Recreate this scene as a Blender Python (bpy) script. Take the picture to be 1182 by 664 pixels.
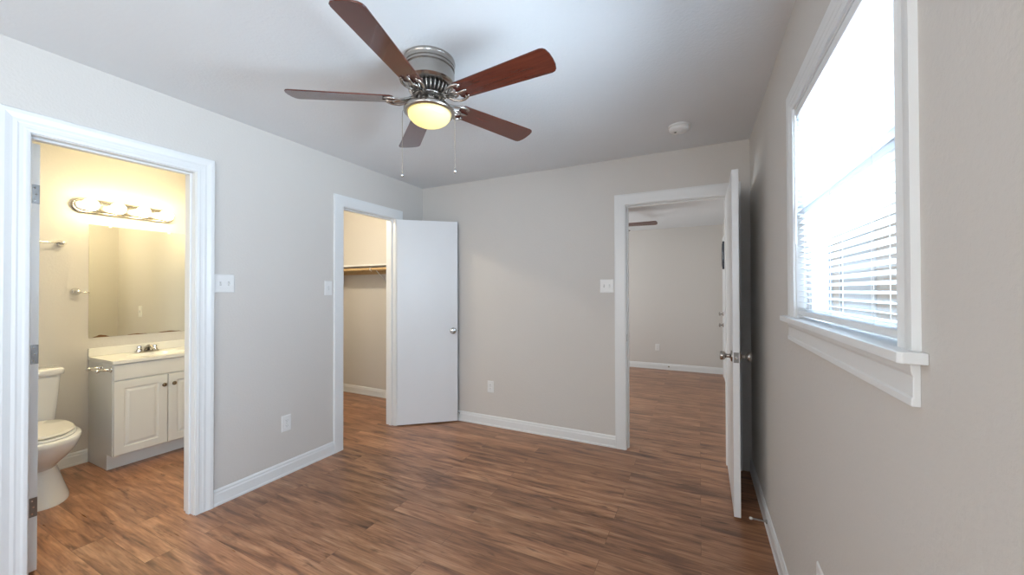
import bpy, bmesh, math, random
from mathutils import Vector, Matrix
random.seed(7)
for o in list(bpy.data.objects): bpy.data.objects.remove(o)
scene = bpy.context.scene
C = scene.collection
PI = math.pi

# ------------------------------------------------------------------ camera
CAMZ = 1.327
yaw, pitch, roll = -0.45882775, 0.0088811, -0.00259549
fw = Vector((math.sin(yaw)*math.cos(pitch), math.cos(yaw)*math.cos(pitch), math.sin(pitch)))
rt = Vector((math.cos(yaw), -math.sin(yaw), 0.0))
up = rt.cross(fw)
r2 = math.cos(roll)*rt + math.sin(roll)*up
u2 = -math.sin(roll)*rt + math.cos(roll)*up
cam_data = bpy.data.cameras.new('camera')
cam_data.sensor_width = 36.0
cam_data.lens = 13.3265
cam_data.clip_start = 0.02
cam = bpy.data.objects.new('camera', cam_data)
C.objects.link(cam)
mat = Matrix((r2, u2, -fw)).transposed().to_4x4()
mat.translation = Vector((0, 0, CAMZ))
cam.matrix_world = mat
scene.camera = cam

# ------------------------------------------------------------------ world, lights, exposure
world = bpy.data.worlds.new('sky')
scene.world = world
world.use_nodes = True
bg = world.node_tree.nodes['Background']
bg.inputs['Color'].default_value = (0.80, 0.90, 1.0, 1)
bg.inputs['Strength'].default_value = 1.0

def area(name, loc, direction, sx, sy, power, color, spread=180):
    l = bpy.data.lights.new(name, 'AREA')
    l.shape = 'RECTANGLE'; l.size = sx; l.size_y = sy
    l.energy = power; l.color = color; l.spread = math.radians(spread)
    o = bpy.data.objects.new(name, l); C.objects.link(o)
    o.location = loc
    o.rotation_euler = Vector(direction).to_track_quat('-Z', 'Y').to_euler()
    return o
DAY = (0.60, 0.79, 1.0)
# area lamps outside window openings; only the blind's window is a seen one
area('daylight_right_window', (0.70, 1.40, 1.75), (-1, 0, -0.45), 0.95, 0.95, 46, (0.52, 0.74, 1.0))
area('ground_bounce_right_window', (1.05, 1.40, 1.22), (-1, 0, 0.62), 1.10, 0.90, 62, (0.72, 0.87, 1.0), 125)
area('added_fill_right_window', (0.62, -0.90, 1.60), (-1, 0.25, -0.40), 1.05, 1.05, 92, DAY)  # added lamp at an unseen window, lights the left wall
area('added_upward_fill_right_window', (0.66, -0.90, 1.20), (-1, 0.35, 0.50), 1.05, 0.60, 5, (0.80, 0.90, 1.0))  # added upward lamp at the same unseen window
area('added_fill_rear_window', (-1.25, -1.72, 1.50), (0, 1, 0.05), 1.70, 1.15, 42, (1.0, 0.93, 0.84))  # added fill from behind the camera, through an unseen window
area('added_upward_fill_next_room', (-3.30, 5.1, 1.1), (1, 0, 0.55), 1.40, 0.60, 62, (0.75, 0.88, 1.0))  # added upward lamp brightening the next room's ceiling
area('added_fill_next_room', (-3.25, 5.1, 1.45), (1, 0, 0.0), 1.40, 1.15, 32, (1.0, 0.90, 0.76))  # added lamp at the next room's unseen window

scene.view_settings.view_transform = 'Standard'
scene.view_settings.look = 'None'
scene.view_settings.exposure = 0.20
scene.view_settings.gamma = 1.0
scene.view_settings.use_curve_mapping = False

# ------------------------------------------------------------------ materials
def new_mat(name):
    m = bpy.data.materials.new(name); m.use_nodes = True
    nt = m.node_tree
    return m, nt, nt.nodes, nt.links, nt.nodes['Principled BSDF']

def simple(name, col, rough=0.5, metal=0.0, noise=0.03, nscale=8.0, bump=0.0, bscale=200.0, emis=None, estr=0.0, coat=0.0):
    m, nt, N, L, b = new_mat(name)
    tc = N.new('ShaderNodeTexCoord')
    nz = N.new('ShaderNodeTexNoise'); nz.inputs['Scale'].default_value = nscale; nz.inputs['Detail'].default_value = 3
    L.new(tc.outputs['Object'], nz.inputs['Vector'])
    mx = N.new('ShaderNodeMix'); mx.data_type = 'RGBA'
    mx.inputs[6].default_value = (*[c*(1-noise) for c in col], 1)
    mx.inputs[7].default_value = (*[min(1, c*(1+noise)) for c in col], 1)
    L.new(nz.outputs['Fac'], mx.inputs[0]); L.new(mx.outputs[2], b.inputs['Base Color'])
    b.inputs['Roughness'].default_value = rough; b.inputs['Metallic'].default_value = metal
    b.inputs['Coat Weight'].default_value = coat
    if bump > 0:
        n2 = N.new('ShaderNodeTexNoise'); n2.inputs['Scale'].default_value = bscale; n2.inputs['Detail'].default_value = 4
        L.new(tc.outputs['Object'], n2.inputs['Vector'])
        bp = N.new('ShaderNodeBump'); bp.inputs['Strength'].default_value = bump; bp.inputs['Distance'].default_value = 0.004
        L.new(n2.outputs['Fac'], bp.inputs['Height']); L.new(bp.outputs['Normal'], b.inputs['Normal'])
    if emis:
        b.inputs['Emission Color'].default_value = (*emis, 1); b.inputs['Emission Strength'].default_value = estr
    return m

WALL = simple('greige_wall_paint', (0.62, 0.59, 0.555), 0.62, noise=0.012, nscale=3, bump=0.28, bscale=85)
CEIL = simple('white_textured_ceiling', (0.72, 0.74, 0.755), 0.8, noise=0.015, nscale=4, bump=0.35, bscale=70)
TRIM = simple('white_semigloss_trim', (0.76, 0.77, 0.77), 0.32, noise=0.015, bump=0.05, bscale=60)
DOORM = simple('white_door_paint', (0.76, 0.77, 0.78), 0.34, noise=0.012, nscale=5, bump=0.06, bscale=40)
PLASTIC = simple('white_plastic', (0.78, 0.78, 0.77), 0.3, noise=0.01)
PLASTIC_D = simple('shadow_slot_plastic', (0.12, 0.12, 0.12), 0.5)
SLOTM = simple('grey_switch_slot', (0.45, 0.45, 0.44), 0.5)
NICKEL = simple('brushed_nickel', (0.42, 0.39, 0.36), 0.24, metal=1.0, noise=0.06, nscale=60)
CHROME = simple('chrome', (0.75, 0.74, 0.72), 0.12, metal=1.0, noise=0.02)
STEEL = simple('dull_steel', (0.42, 0.41, 0.39), 0.35, metal=1.0, noise=0.05)
DSTEEL = simple('tarnished_steel', (0.24, 0.23, 0.22), 0.38, metal=1.0, noise=0.08)
CERAMIC = simple('white_ceramic', (0.80, 0.81, 0.82), 0.08, noise=0.008, coat=0.4)
SEATM = simple('cream_toilet_seat', (0.80, 0.77, 0.72), 0.2, noise=0.01)
VAN = simple('white_cabinet_thermofoil', (0.76, 0.75, 0.71), 0.35, noise=0.015)
TOPM = simple('cream_cultured_marble', (0.84, 0.82, 0.76), 0.18, noise=0.03, nscale=6)
DARKHOLE = simple('dark_recess', (0.03, 0.028, 0.025), 0.7)
BRONZE = simple('antique_knob_bronze', (0.20, 0.15, 0.10), 0.35, metal=1.0)
RUBBER = simple('white_rubber', (0.75, 0.74, 0.72), 0.6)
VINYL = simple('white_window_vinyl', (0.80, 0.81, 0.82), 0.35, noise=0.01)
BULB = simple('lit_globe_bulb', (1, 0.95, 0.85), 0.3, emis=(1.0, 0.83, 0.45), estr=28.0)
BOWL = simple('lit_frosted_glass_bowl', (0.55, 0.50, 0.30), 0.35, emis=(1.0, 0.80, 0.24), estr=0.80, coat=0.3)
ADDEDBULB = simple('added_lit_bulb', (1, 0.95, 0.85), 0.3, emis=(1.0, 0.87, 0.64), estr=480.0)  # emission of the added closet bulb
GRASS = simple('dry_lawn', (0.30, 0.30, 0.20), 0.9, noise=0.3, nscale=12)
FASCIA = simple('pale_blue_grey_fascia', (0.42, 0.48, 0.55), 0.6)
PANEDARK = simple('dark_window_pane', (0.05, 0.06, 0.08), 0.1)

PALEPANE = simple('pale_sky_reflection_pane', (0.72, 0.77, 0.82), 0.15)  # pale curtain tone that paints the sky's reflection into the pane

def glass_mat():
    m = bpy.data.materials.new('clear_window_glass'); m.use_nodes = True
    nt = m.node_tree; N = nt.nodes; L = nt.links; N.clear()
    out = N.new('ShaderNodeOutputMaterial'); mx = N.new('ShaderNodeMixShader')
    tr = N.new('ShaderNodeBsdfTransparent'); gl = N.new('ShaderNodeBsdfGlossy'); gl.inputs['Roughness'].default_value = 0.02
    mx.inputs[0].default_value = 0.06
    L.new(tr.outputs[0], mx.inputs[1]); L.new(gl.outputs[0], mx.inputs[2])
    L.new(mx.outputs[0], out.inputs[0])
    return m
GLASS = glass_mat()

def blind_mat():
    m = bpy.data.materials.new('white_blind_slats'); m.use_nodes = True
    nt = m.node_tree; N = nt.nodes; L = nt.links; N.clear()
    out = N.new('ShaderNodeOutputMaterial'); mx = N.new('ShaderNodeMixShader'); mx.inputs[0].default_value = 0.25
    d = N.new('ShaderNodeBsdfPrincipled'); d.inputs['Base Color'].default_value = (0.85, 0.86, 0.86, 1); d.inputs['Roughness'].default_value = 0.4
    t = N.new('ShaderNodeBsdfTranslucent'); t.inputs['Color'].default_value = (0.85, 0.87, 0.9, 1)
    L.new(d.outputs[0], mx.inputs[1]); L.new(t.outputs[0], mx.inputs[2]); L.new(mx.outputs[0], out.inputs[0])
    return m
BLIND = blind_mat()

def mirror_mat():
    m, nt, N, L, b = new_mat('mirror_silver')
    b.inputs['Base Color'].default_value = (0.86, 0.86, 0.80, 1); b.inputs['Metallic'].default_value = 1
    b.inputs['Roughness'].default_value = 0.02
    return m
MIRROR = mirror_mat()

def floor_mat():
    m, nt, N, L, b = new_mat('wood_laminate_planks')
    tc = N.new('ShaderNodeTexCoord')
    br = N.new('ShaderNodeTexBrick'); br.offset = 0.37; br.offset_frequency = 2; br.squash = 1.0
    br.inputs['Scale'].default_value = 1.0; br.inputs['Mortar Size'].default_value = 0.0011
    br.inputs['Mortar Smooth'].default_value = 0.3; br.inputs['Bias'].default_value = 0.0
    br.inputs['Brick Width'].default_value = 1.22; br.inputs['Row Height'].default_value = 0.125
    br.inputs['Color1'].default_value = (0, 0, 0, 1); br.inputs['Color2'].default_value = (1, 1, 1, 1)
    br.inputs['Mortar'].default_value = (0.5, 0.5, 0.5, 1)
    L.new(tc.outputs['Object'], br.inputs['Vector'])
    # per-plank shift of the grain
    sep = N.new('ShaderNodeSeparateColor'); L.new(br.outputs['Color'], sep.inputs[0])
    add = N.new('ShaderNodeVectorMath'); add.operation = 'ADD'
    cmb = N.new('ShaderNodeCombineXYZ')
    mul = N.new('ShaderNodeMath'); mul.operation = 'MULTIPLY'; mul.inputs[1].default_value = 7.3
    L.new(sep.outputs[0], mul.inputs[0]); L.new(mul.outputs[0], cmb.inputs[0]); L.new(mul.outputs[0], cmb.inputs[2])
    L.new(tc.outputs['Object'], add.inputs[0]); L.new(cmb.outputs[0], add.inputs[1])
    def streak(sx, sy, scale, detail, dist):
        mp = N.new('ShaderNodeMapping'); mp.inputs['Scale'].default_value = (sx, sy, 1)
        L.new(add.outputs[0], mp.inputs[0])
        n = N.new('ShaderNodeTexNoise'); n.inputs['Scale'].default_value = scale; n.inputs['Detail'].default_value = detail
        n.inputs['Distortion'].default_value = dist
        L.new(mp.outputs[0], n.inputs['Vector'])
        return n
    n1 = streak(1.1, 9.5, 2.2, 5, 0.6)      # broad cathedral grain
    n2 = streak(3.0, 48.0, 2.6, 5, 0.3)     # fine grain
    n3 = streak(3.2, 15.0, 1.7, 4, 0.4)     # dark knots
    cr = N.new('ShaderNodeValToRGB')
    e = cr.color_ramp.elements
    e[0].position = 0.30; e[0].color = (0.17, 0.080, 0.047, 1)
    e[1].position = 0.70; e[1].color = (0.50, 0.272, 0.155, 1)
    k = e.new(0.45); k.color = (0.325, 0.152, 0.080, 1)
    k = e.new(0.56); k.color = (0.41, 0.203, 0.108, 1)
    L.new(n1.outputs['Fac'], cr.inputs[0])
    r2_ = N.new('ShaderNodeValToRGB'); r2_.color_ramp.elements[0].position = 0.35; r2_.color_ramp.elements[0].color = (0.76, 0.74, 0.72, 1)
    r2_.color_ramp.elements[1].position = 0.65; r2_.color_ramp.elements[1].color = (1.10, 1.10, 1.10, 1)
    L.new(n2.outputs['Fac'], r2_.inputs[0])
    m1 = N.new('ShaderNodeMix'); m1.data_type = 'RGBA'; m1.blend_type = 'MULTIPLY'; m1.inputs[0].default_value = 1
    L.new(cr.outputs[0], m1.inputs[6]); L.new(r2_.outputs[0], m1.inputs[7])
    kn = N.new('ShaderNodeValToRGB'); kn.color_ramp.elements[0].position = 0.26; kn.color_ramp.elements[0].color = (0.45, 0.43, 0.43, 1)
    kn.color_ramp.elements[1].position = 0.43; kn.color_ramp.elements[1].color = (1, 1, 1, 1)
    L.new(n3.outputs['Fac'], kn.inputs[0])
    m2 = N.new('ShaderNodeMix'); m2.data_type = 'RGBA'; m2.blend_type = 'MULTIPLY'; m2.inputs[0].default_value = 1
    L.new(m1.outputs[2], m2.inputs[6]); L.new(kn.outputs[0], m2.inputs[7])
    # plank tone
    tone = N.new('ShaderNodeMapRange'); tone.inputs[3].default_value = 0.86; tone.inputs[4].default_value = 1.14
    L.new(sep.outputs[0], tone.inputs[0])
    m3 = N.new('ShaderNodeVectorMath'); m3.operation = 'SCALE'
    L.new(m2.outputs[2], m3.inputs[0]); L.new(tone.outputs[0], m3.inputs[3])
    # seams
    m4 = N.new('ShaderNodeMix'); m4.data_type = 'RGBA'; m4.inputs[7].default_value = (0.06, 0.032, 0.02, 1)
    sm = N.new('ShaderNodeMath'); sm.operation = 'MULTIPLY'; sm.inputs[1].default_value = 0.55
    L.new(br.outputs['Fac'], sm.inputs[0]); L.new(sm.outputs[0], m4.inputs[0]); L.new(m3.outputs[0], m4.inputs[6])
    L.new(m4.outputs[2], b.inputs['Base Color'])
    rr = N.new('ShaderNodeMapRange'); rr.inputs[3].default_value = 0.24; rr.inputs[4].default_value = 0.36
    L.new(n2.outputs['Fac'], rr.inputs[0]); L.new(rr.outputs[0], b.inputs['Roughness'])
    bp = N.new('ShaderNodeBump'); bp.inputs['Strength'].default_value = 0.12; bp.inputs['Distance'].default_value = 0.002
    L.new(n2.outputs['Fac'], bp.inputs['Height']); L.new(bp.outputs['Normal'], b.inputs['Normal'])
    return m
FLOOR = floor_mat()

def wood(name, c0, c1, sx=1.5, sy=18, rough=0.35, coat=0.0):
    m, nt, N, L, b = new_mat(name)
    tc = N.new('ShaderNodeTexCoord'); mp = N.new('ShaderNodeMapping'); mp.inputs['Scale'].default_value = (sx, sy, sy)
    n = N.new('ShaderNodeTexNoise'); n.inputs['Scale'].default_value = 3; n.inputs['Detail'].default_value = 5; n.inputs['Distortion'].default_value = 0.6
    L.new(tc.outputs['Object'], mp.inputs[0]); L.new(mp.outputs[0], n.inputs['Vector'])
    cr = N.new('ShaderNodeValToRGB'); e = cr.color_ramp.elements
    e[0].position = 0.3; e[0].color = (*c0, 1); e[1].position = 0.72; e[1].color = (*c1, 1)
    L.new(n.outputs['Fac'], cr.inputs[0]); L.new(cr.outputs[0], b.inputs['Base Color'])
    b.inputs['Roughness'].default_value = rough; b.inputs['Coat Weight'].default_value = coat
    return m
BLADE = wood('dark_cherry_fan_blade', (0.060, 0.011, 0.006), (0.110, 0.022, 0.011), rough=0.22, coat=0.5)
RAWWOOD = wood('pale_pine', (0.42, 0.27, 0.12), (0.60, 0.42, 0.22), rough=0.6)

def brick_mat():
    m, nt, N, L, b = new_mat('pale_brick_wall')
    tc = N.new('ShaderNodeTexCoord'); mp = N.new('ShaderNodeMapping'); mp.inputs['Rotation'].default_value = (PI/2, 0, PI/2)
    br = N.new('ShaderNodeTexBrick'); br.inputs['Scale'].default_value = 1
    br.inputs['Brick Width'].default_value = 0.22; br.inputs['Row Height'].default_value = 0.075; br.inputs['Mortar Size'].default_value = 0.006
    br.inputs['Color1'].default_value = (0.80, 0.69, 0.60, 1); br.inputs['Color2'].default_value = (0.86, 0.80, 0.73, 1); br.inputs['Mortar'].default_value = (0.75, 0.74, 0.72, 1)
    sx = N.new('ShaderNodeSeparateXYZ'); cb = N.new('ShaderNodeCombineXYZ')
    L.new(tc.outputs['Object'], sx.inputs[0]); L.new(sx.outputs[1], cb.inputs[0]); L.new(sx.outputs[2], cb.inputs[1])
    L.new(cb.outputs[0], br.inputs['Vector']); L.new(br.outputs['Color'], b.inputs['Base Color'])
    b.inputs['Roughness'].default_value = 0.9
    return m
BRICK = brick_mat()

# ------------------------------------------------------------------ mesh helpers
def NB(): return bmesh.new()
def box(bm, x0, x1, y0, y1, z0, z1, M=None):
    vs = [bm.verts.new((x, y, z)) for x in (x0, x1) for y in (y0, y1) for z in (z0, z1)]
    for f in ((0,1,3,2),(4,6,7,5),(0,4,5,1),(2,3,7,6),(0,2,6,4),(1,5,7,3)):
        bm.faces.new([vs[i] for i in f])
    if M is not None:
        for v in vs: v.co = M @ v.co
    return vs
def rings(bm, rs, close=True, cap0=True, cap1=True):
    vr = [[bm.verts.new(p) for p in r] for r in rs]
    n = len(vr[0])
    for a, b in zip(vr, vr[1:]):
        for i in range(n if close else n-1):
            j = (i+1) % n
            bm.faces.new((a[i], a[j], b[j], b[i]))
    if cap0: bm.faces.new(list(reversed(vr[0])))
    if cap1: bm.faces.new(vr[-1])
    return vr
def lathe(bm, prof, center=(0,0,0), axis='Z', seg=32, cap0=True, cap1=True, M=None):
    c = Vector(center)
    rs = []
    for r, h in prof:
        ring = []
        for i in range(seg):
            a = 2*PI*i/seg
            p = Vector((r*math.cos(a), r*math.sin(a), h))
            if axis == 'X': p = Vector((h, r*math.cos(a), r*math.sin(a)))
            if axis == 'Y': p = Vector((r*math.sin(a), h, r*math.cos(a)))
            p = p + c
            if M is not None: p = M @ p
            ring.append(p)
        rs.append(ring)
    rings(bm, rs, True, cap0, cap1)
def tube(bm, pts, r, seg=10, radii=None):
    pts = [Vector(p) for p in pts]
    rs = []; prev = None
    for i, p in enumerate(pts):
        t = (pts[min(i+1, len(pts)-1)] - pts[max(i-1, 0)]).normalized()
        if prev is None:
            a = Vector((0,0,1)) if abs(t.z) < 0.9 else Vector((1,0,0))
            n = t.cross(a).normalized()
        else:
            n = (prev - t*prev.dot(t)).normalized()
        prev = n; b = t.cross(n)
        rr = radii[i] if radii else r
        rs.append([p + rr*(math.cos(2*PI*k/seg)*n + math.sin(2*PI*k/seg)*b) for k in range(seg)])
    rings(bm, rs)
def sphere(bm, c, r, seg=20, rg=12, sx=1, sy=1, sz=1):
    m = Matrix.Translation(c) @ Matrix.Diagonal((r*sx, r*sy, r*sz, 1))
    bmesh.ops.create_uvsphere(bm, u_segments=seg, v_segments=rg, radius=1, matrix=m)
def obj(name, bm, m, parent=None, smooth=False, bevel=0.0, loc=None, autos=None, bseg=2):
    bmesh.ops.recalc_face_normals(bm, faces=bm.faces)
    me = bpy.data.meshes.new(name); bm.to_mesh(me); bm.free()
    me.materials.append(m)
    if smooth:
        for p in me.polygons: p.use_smooth = True
    o = bpy.data.objects.new(name, me); C.objects.link(o)
    if parent is not None: o.parent = parent
    if loc: o.location = loc
    if bevel > 0:
        b = o.modifiers.new('bevel', 'BEVEL'); b.width = bevel; b.segments = bseg; b.limit_method = 'ANGLE'; b.angle_limit = 0.6
    if autos:
        es = o.modifiers.new('edges', 'EDGE_SPLIT'); es.split_angle = autos
    return o
def struct(o): o['kind'] = 'structure'; return o
def thing(name, label, cat, loc=(0,0,0), rotz=0, group=None):
    o = bpy.data.objects.new(name, None); C.objects.link(o)
    o.empty_display_size = 0.05
    o.location = loc; o.rotation_euler = (0, 0, rotz)
    o['label'] = label; o['category'] = cat
    if group: o['group'] = group
    return o
def tag(o, label, cat, group=None):
    o['label'] = label; o['category'] = cat
    if group: o['group'] = group
    return o
def copy_tree(o, parent=None):
    c = o.copy(); C.objects.link(c)
    if parent is not None: c.parent = parent
    for ch in list(o.children): copy_tree(ch, c)
    return c

# ------------------------------------------------------------------ room dimensions
L, R, B, H = -2.694, 0.338, 3.265, 2.44
T = 0.116
YR = -1.50                 # wall behind the camera
BX = -4.30                 # far wall of bathroom
BY = 1.835                 # right wall of bathroom
CX, CY = -4.34, 3.54       # closet far walls
NY, NH, NX = 6.85, 2.37, -3.1   # next room
DH = 2.04
bath_o = (0.567, 1.188)
clos_o = (2.236, 2.845)
main_o = (-0.548, 0.186)
win_y, win_z = (0.952, 1.812), (1.222, 2.035)

# floor and ceilings
bm = NB(); box(bm, -4.6, 0.5, -0.7, 7.1, -0.12, 0); struct(obj('floor', bm, FLOOR))
bm = NB(); box(bm, -4.6, 0.5, -0.7, 3.70, H, H+0.1); struct(obj('ceiling', bm, CEIL))
bm = NB(); box(bm, NX-0.1, 0.5, B+T, 7.1, NH, NH+0.07); struct(obj('ceiling', bm, CEIL))

def wall_with_holes(name, axis, a0, a1, u0, u1, z0, z1, holes, m=WALL):
    """axis 'X': slab between x=a0..a1 running along y=u0..u1; holes are (u0,u1,z0,z1)"""
    bm = NB()
    us = sorted(set([u0, u1] + [h[0] for h in holes] + [h[1] for h in holes]))
    zs = sorted(set([z0, z1] + [h[2] for h in holes] + [h[3] for h in holes]))
    us = [u for u in us if u0 <= u <= u1]; zs = [z for z in zs if z0 <= z <= z1]
    def solid(i, j):
        if i < 0 or j < 0 or i >= len(us)-1 or j >= len(zs)-1: return False
        uc = (us[i]+us[i+1])/2; zc = (zs[j]+zs[j+1])/2
        return not any(h[0] < uc < h[1] and h[2] < zc < h[3] for h in holes)
    cache = {}
    def V(a, u, z):
        k = (a, u, z)
        if k not in cache:
            cache[k] = bm.verts.new((a, u, z) if axis == 'X' else (u, a, z))
        return cache[k]
    for i in range(len(us)-1):
        for j in range(len(zs)-1):
            if not solid(i, j): continue
            p, q, r, s = us[i], us[i+1], zs[j], zs[j+1]
            bm.faces.new((V(a0,p,r), V(a0,q,r), V(a0,q,s), V(a0,p,s)))
            bm.faces.new((V(a1,p,r), V(a1,p,s), V(a1,q,s), V(a1,q,r)))
            if not solid(i-1, j): bm.faces.new((V(a0,p,r), V(a0,p,s), V(a1,p,s), V(a1,p,r)))
            if not solid(i+1, j): bm.faces.new((V(a0,q,r), V(a1,q,r), V(a1,q,s), V(a0,q,s)))
            if not solid(i, j-1): bm.faces.new((V(a0,p,r), V(a1,p,r), V(a1,q,r), V(a0,q,r)))
            if not solid(i, j+1): bm.faces.new((V(a0,p,s), V(a0,q,s), V(a1,q,s), V(a1,p,s)))
    return struct(obj(name, bm, m))

J = 0.018
wall_with_holes('wall_left', 'X', L-T, L, YR, CY, 0, H, [(bath_o[0]-J, bath_o[1]+J, 0, DH+J), (clos_o[0]-J, clos_o[1]+J, 0, DH+J)])
wall_with_holes('wall_back', 'Y', B, B+T, L, R, 0, H, [(main_o[0]-J, main_o[1]+J, 0, DH+J)])
wall_with_holes('wall_right', 'X', R, R+0.10, YR-0.14, NY, 0, H, [(win_y[0], win_y[1], win_z[0]-0.02, win_z[1]), (-1.35, -0.45, 1.0, 2.035)])
rear_hole = (-2.05, -0.45, 0.95, 2.05)
wall_with_holes('wall_rear', 'Y', YR-0.14, YR, BX, R, 0, H, [rear_hole])
wall_with_holes('wall_bathroom_back', 'X', BX-0.1, BX, YR-0.14, BY, 0, H, [])
wall_with_holes('wall_bathroom_right', 'Y', BY, BY+0.10, BX-0.1, L-T, 0, H, [])
wall_with_holes('wall_closet_left', 'X', CX-0.1, CX, BY+0.10, CY, 0, H, [])
wall_with_holes('wall_closet_back', 'Y', CY, CY+0.1, CX-0.1, L, 0, H, [])
wall_with_holes('wall_next_room_back', 'Y', NY, NY+0.1, NX-0.1, R+0.14, 0, NH, [])
wall_with_holes('wall_next_room_left', 'X', NX-0.1, NX, CY+0.1, NY, 0, NH, [(4.45, 5.75, 0.9, 2.0)])

# ------------------------------------------------------------------ door frames: jambs, stops, mitred casings
PROF = [(0.0, 0.0), (0.0, 0.011), (0.012, 0.0125), (0.020, 0.0112), (0.032, 0.0118), (0.038, 0.0135), (0.050, 0.0128), (0.058, 0.0145), (0.072, 0.018), (0.088, 0.018), (0.092, 0.012), (0.092, 0.0)]
PLAIN = [(0.0, 0.0), (0.0, 0.010), (0.006, 0.013), (0.040, 0.014), (0.075, 0.016), (0.088, 0.015), (0.090, 0.0)]
def casing_bm(u0, u1, top, plane, prof, z0=0.0, bm=None):
    """plane(u, d, z) -> point, d = distance out of wall"""
    bm = bm or NB()
    st = []
    for w, d in prof:
        st.append([plane(u0-w, d, z0), plane(u0-w, d, top+w), plane(u1+w, d, top+w), plane(u1+w, d, z0)])
    rs = [[s[k] for s in st] for k in range(4)]
    rings(bm, rs)
    return bm
def left_plane(u, d, z): return (L + d, u, z)
def back_plane(u, d, z): return (u, B - d, z)
def bath_in_plane(u, d, z): return (L - T - d, u, z)
def next_plane(u, d, z): return (u, B + T + d, z)

def frame_left(o, prof, stop_x, n):
    y0, y1 = o; X0, X1 = L - T, L
    bm = NB()
    box(bm, X0, X1, y0-J, y0, 0, DH+J); box(bm, X0, X1, y1, y1+J, 0, DH+J); box(bm, X0, X1, y0, y1, DH, DH+J)
    j = struct(obj('trim_%d' % n, bm, TRIM))
    bm = NB()
    box(bm, stop_x-0.018, stop_x+0.018, y0, y0+0.011, 0, DH); box(bm, stop_x-0.018, stop_x+0.018, y1-0.011, y1, 0, DH)
    box(bm, stop_x-0.018, stop_x+0.018, y0+0.011, y1-0.011, DH-0.011, DH)
    obj('door_stop_strip', bm, TRIM, j, bevel=0.002)
    obj('casing', casing_bm(y0-0.004, y1+0.004, DH+0.004, left_plane, prof), TRIM, j)
    return j
jb = frame_left(bath_o, PROF, L-0.055, 1)
jc = frame_left(clos_o, PLAIN, L-0.055, 2)
obj('inner_casing', casing_bm(bath_o[0]-0.004, bath_o[1]+0.004, DH+0.004, bath_in_plane, PLAIN), TRIM, jb)
bm = NB()
x0, x1 = main_o
box(bm, x0-J, x0, B, B+T, 0, DH+J); box(bm, x1, x1+J, B, B+T, 0, DH+J); box(bm, x0, x1, B, B+T, DH, DH+J)
jm = struct(obj('trim_3', bm, TRIM))
bm = NB()
sy = B+0.055
box(bm, x0, x0+0.011, sy-0.018, sy+0.018, 0, DH); box(bm, x1-0.011, x1, sy-0.018, sy+0.018, 0, DH); box(bm, x0+0.011, x1-0.011, sy-0.018, sy+0.018, DH-0.011, DH)
obj('door_stop_strip', bm, TRIM, jm, bevel=0.002)
obj('casing', casing_bm(x0-0.004, x1+0.004, DH+0.004, back_plane, PLAIN), TRIM, jm)
obj('inner_casing', casing_bm(x0-0.004, x1+0.004, DH+0.004, next_plane, PLAIN), TRIM, jm)
bm = NB(); box(bm, x0, x0+0.0015, B+0.012, B+0.038, 0.90, 0.96); obj('strike_plate', bm, STEEL, jm)

# ------------------------------------------------------------------ baseboards
BB = [(0.0, 0.0), (0.015, 0.0), (0.016, 0.012), (0.012, 0.018), (0.0115, 0.070), (0.008, 0.080), (0.0085, 0.088), (0.004, 0.098), (0.0, 0.10)]
def baseboard(name, p0, p1, nrm):
    p0 = Vector((*p0, 0)); p1 = Vector((*p1, 0)); n = Vector((*nrm, 0))
    bm = NB()
    rings(bm, [[p + n*d + Vector((0, 0, z)) for d, z in BB] for p in (p0, p1)])
    return struct(obj(name, bm, TRIM))
cw = 0.096
baseboard('baseboard_left', (L, YR), (L, bath_o[0]-cw), (1, 0))
baseboard('baseboard_left', (L, bath_o[1]+cw), (L, clos_o[0]-cw+0.002), (1, 0))
baseboard('baseboard_left', (L, clos_o[1]+cw-0.002), (L, B), (1, 0))
baseboard('baseboard_back', (L, B), (main_o[0]-cw+0.002, B), (0, -1))
baseboard('baseboard_right', (R, YR), (R, B), (-1, 0))
baseboard('baseboard_bathroom', (BX, YR), (BX, 1.195), (1, 0))
baseboard('baseboard_closet_back', (CX, CY), (L-T, CY), (0, -1))
baseboard('baseboard_closet_left', (CX, BY+0.1), (CX, CY), (1, 0))
baseboard('baseboard_next_room_back', (NX, NY), (R, NY), (0, -1))
baseboard('baseboard_next_room_right', (R, B+T), (R, 5.72), (-1, 0))
baseboard('baseboard_rear', (L, YR), (R, YR), (0, 1))

# ------------------------------------------------------------------ doors
def knob_set(parent, x, z, t, sides=(-1, 1)):
    """leaf lies along local x, thickness t along local y (centred)"""
    out = []
    for s in sides:
        bm = NB()
        lathe(bm, [(0.033, 0), (0.033, 0.003), (0.030, 0.007), (0.016, 0.010), (0.011, 0.016), (0.011, 0.030), (0.017, 0.036), (0.024, 0.041), (0.0265, 0.048), (0.0265, 0.058), (0.023, 0.064), (0.010, 0.066), (0.010, 0.064)],
              axis='Y', seg=28)
        for v in bm.verts: v.co = Vector((x + v.co.x, s*(t/2 + v.co.y), z + v.co.z))
        k = obj('door_knob', bm, NICKEL, parent, smooth=True, autos=0.7)
        k['label'] = 'brushed nickel round knob'
        out.append(k)
    return out
def hinge(parent, x, y, z, axis='x', h=0.09):
    bm = NB()
    tube(bm, [(x, y, z-h/2), (x, y, z+h/2)], 0.0055, 10)
    return obj('hinge', bm, STEEL, parent, smooth=False)
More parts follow.
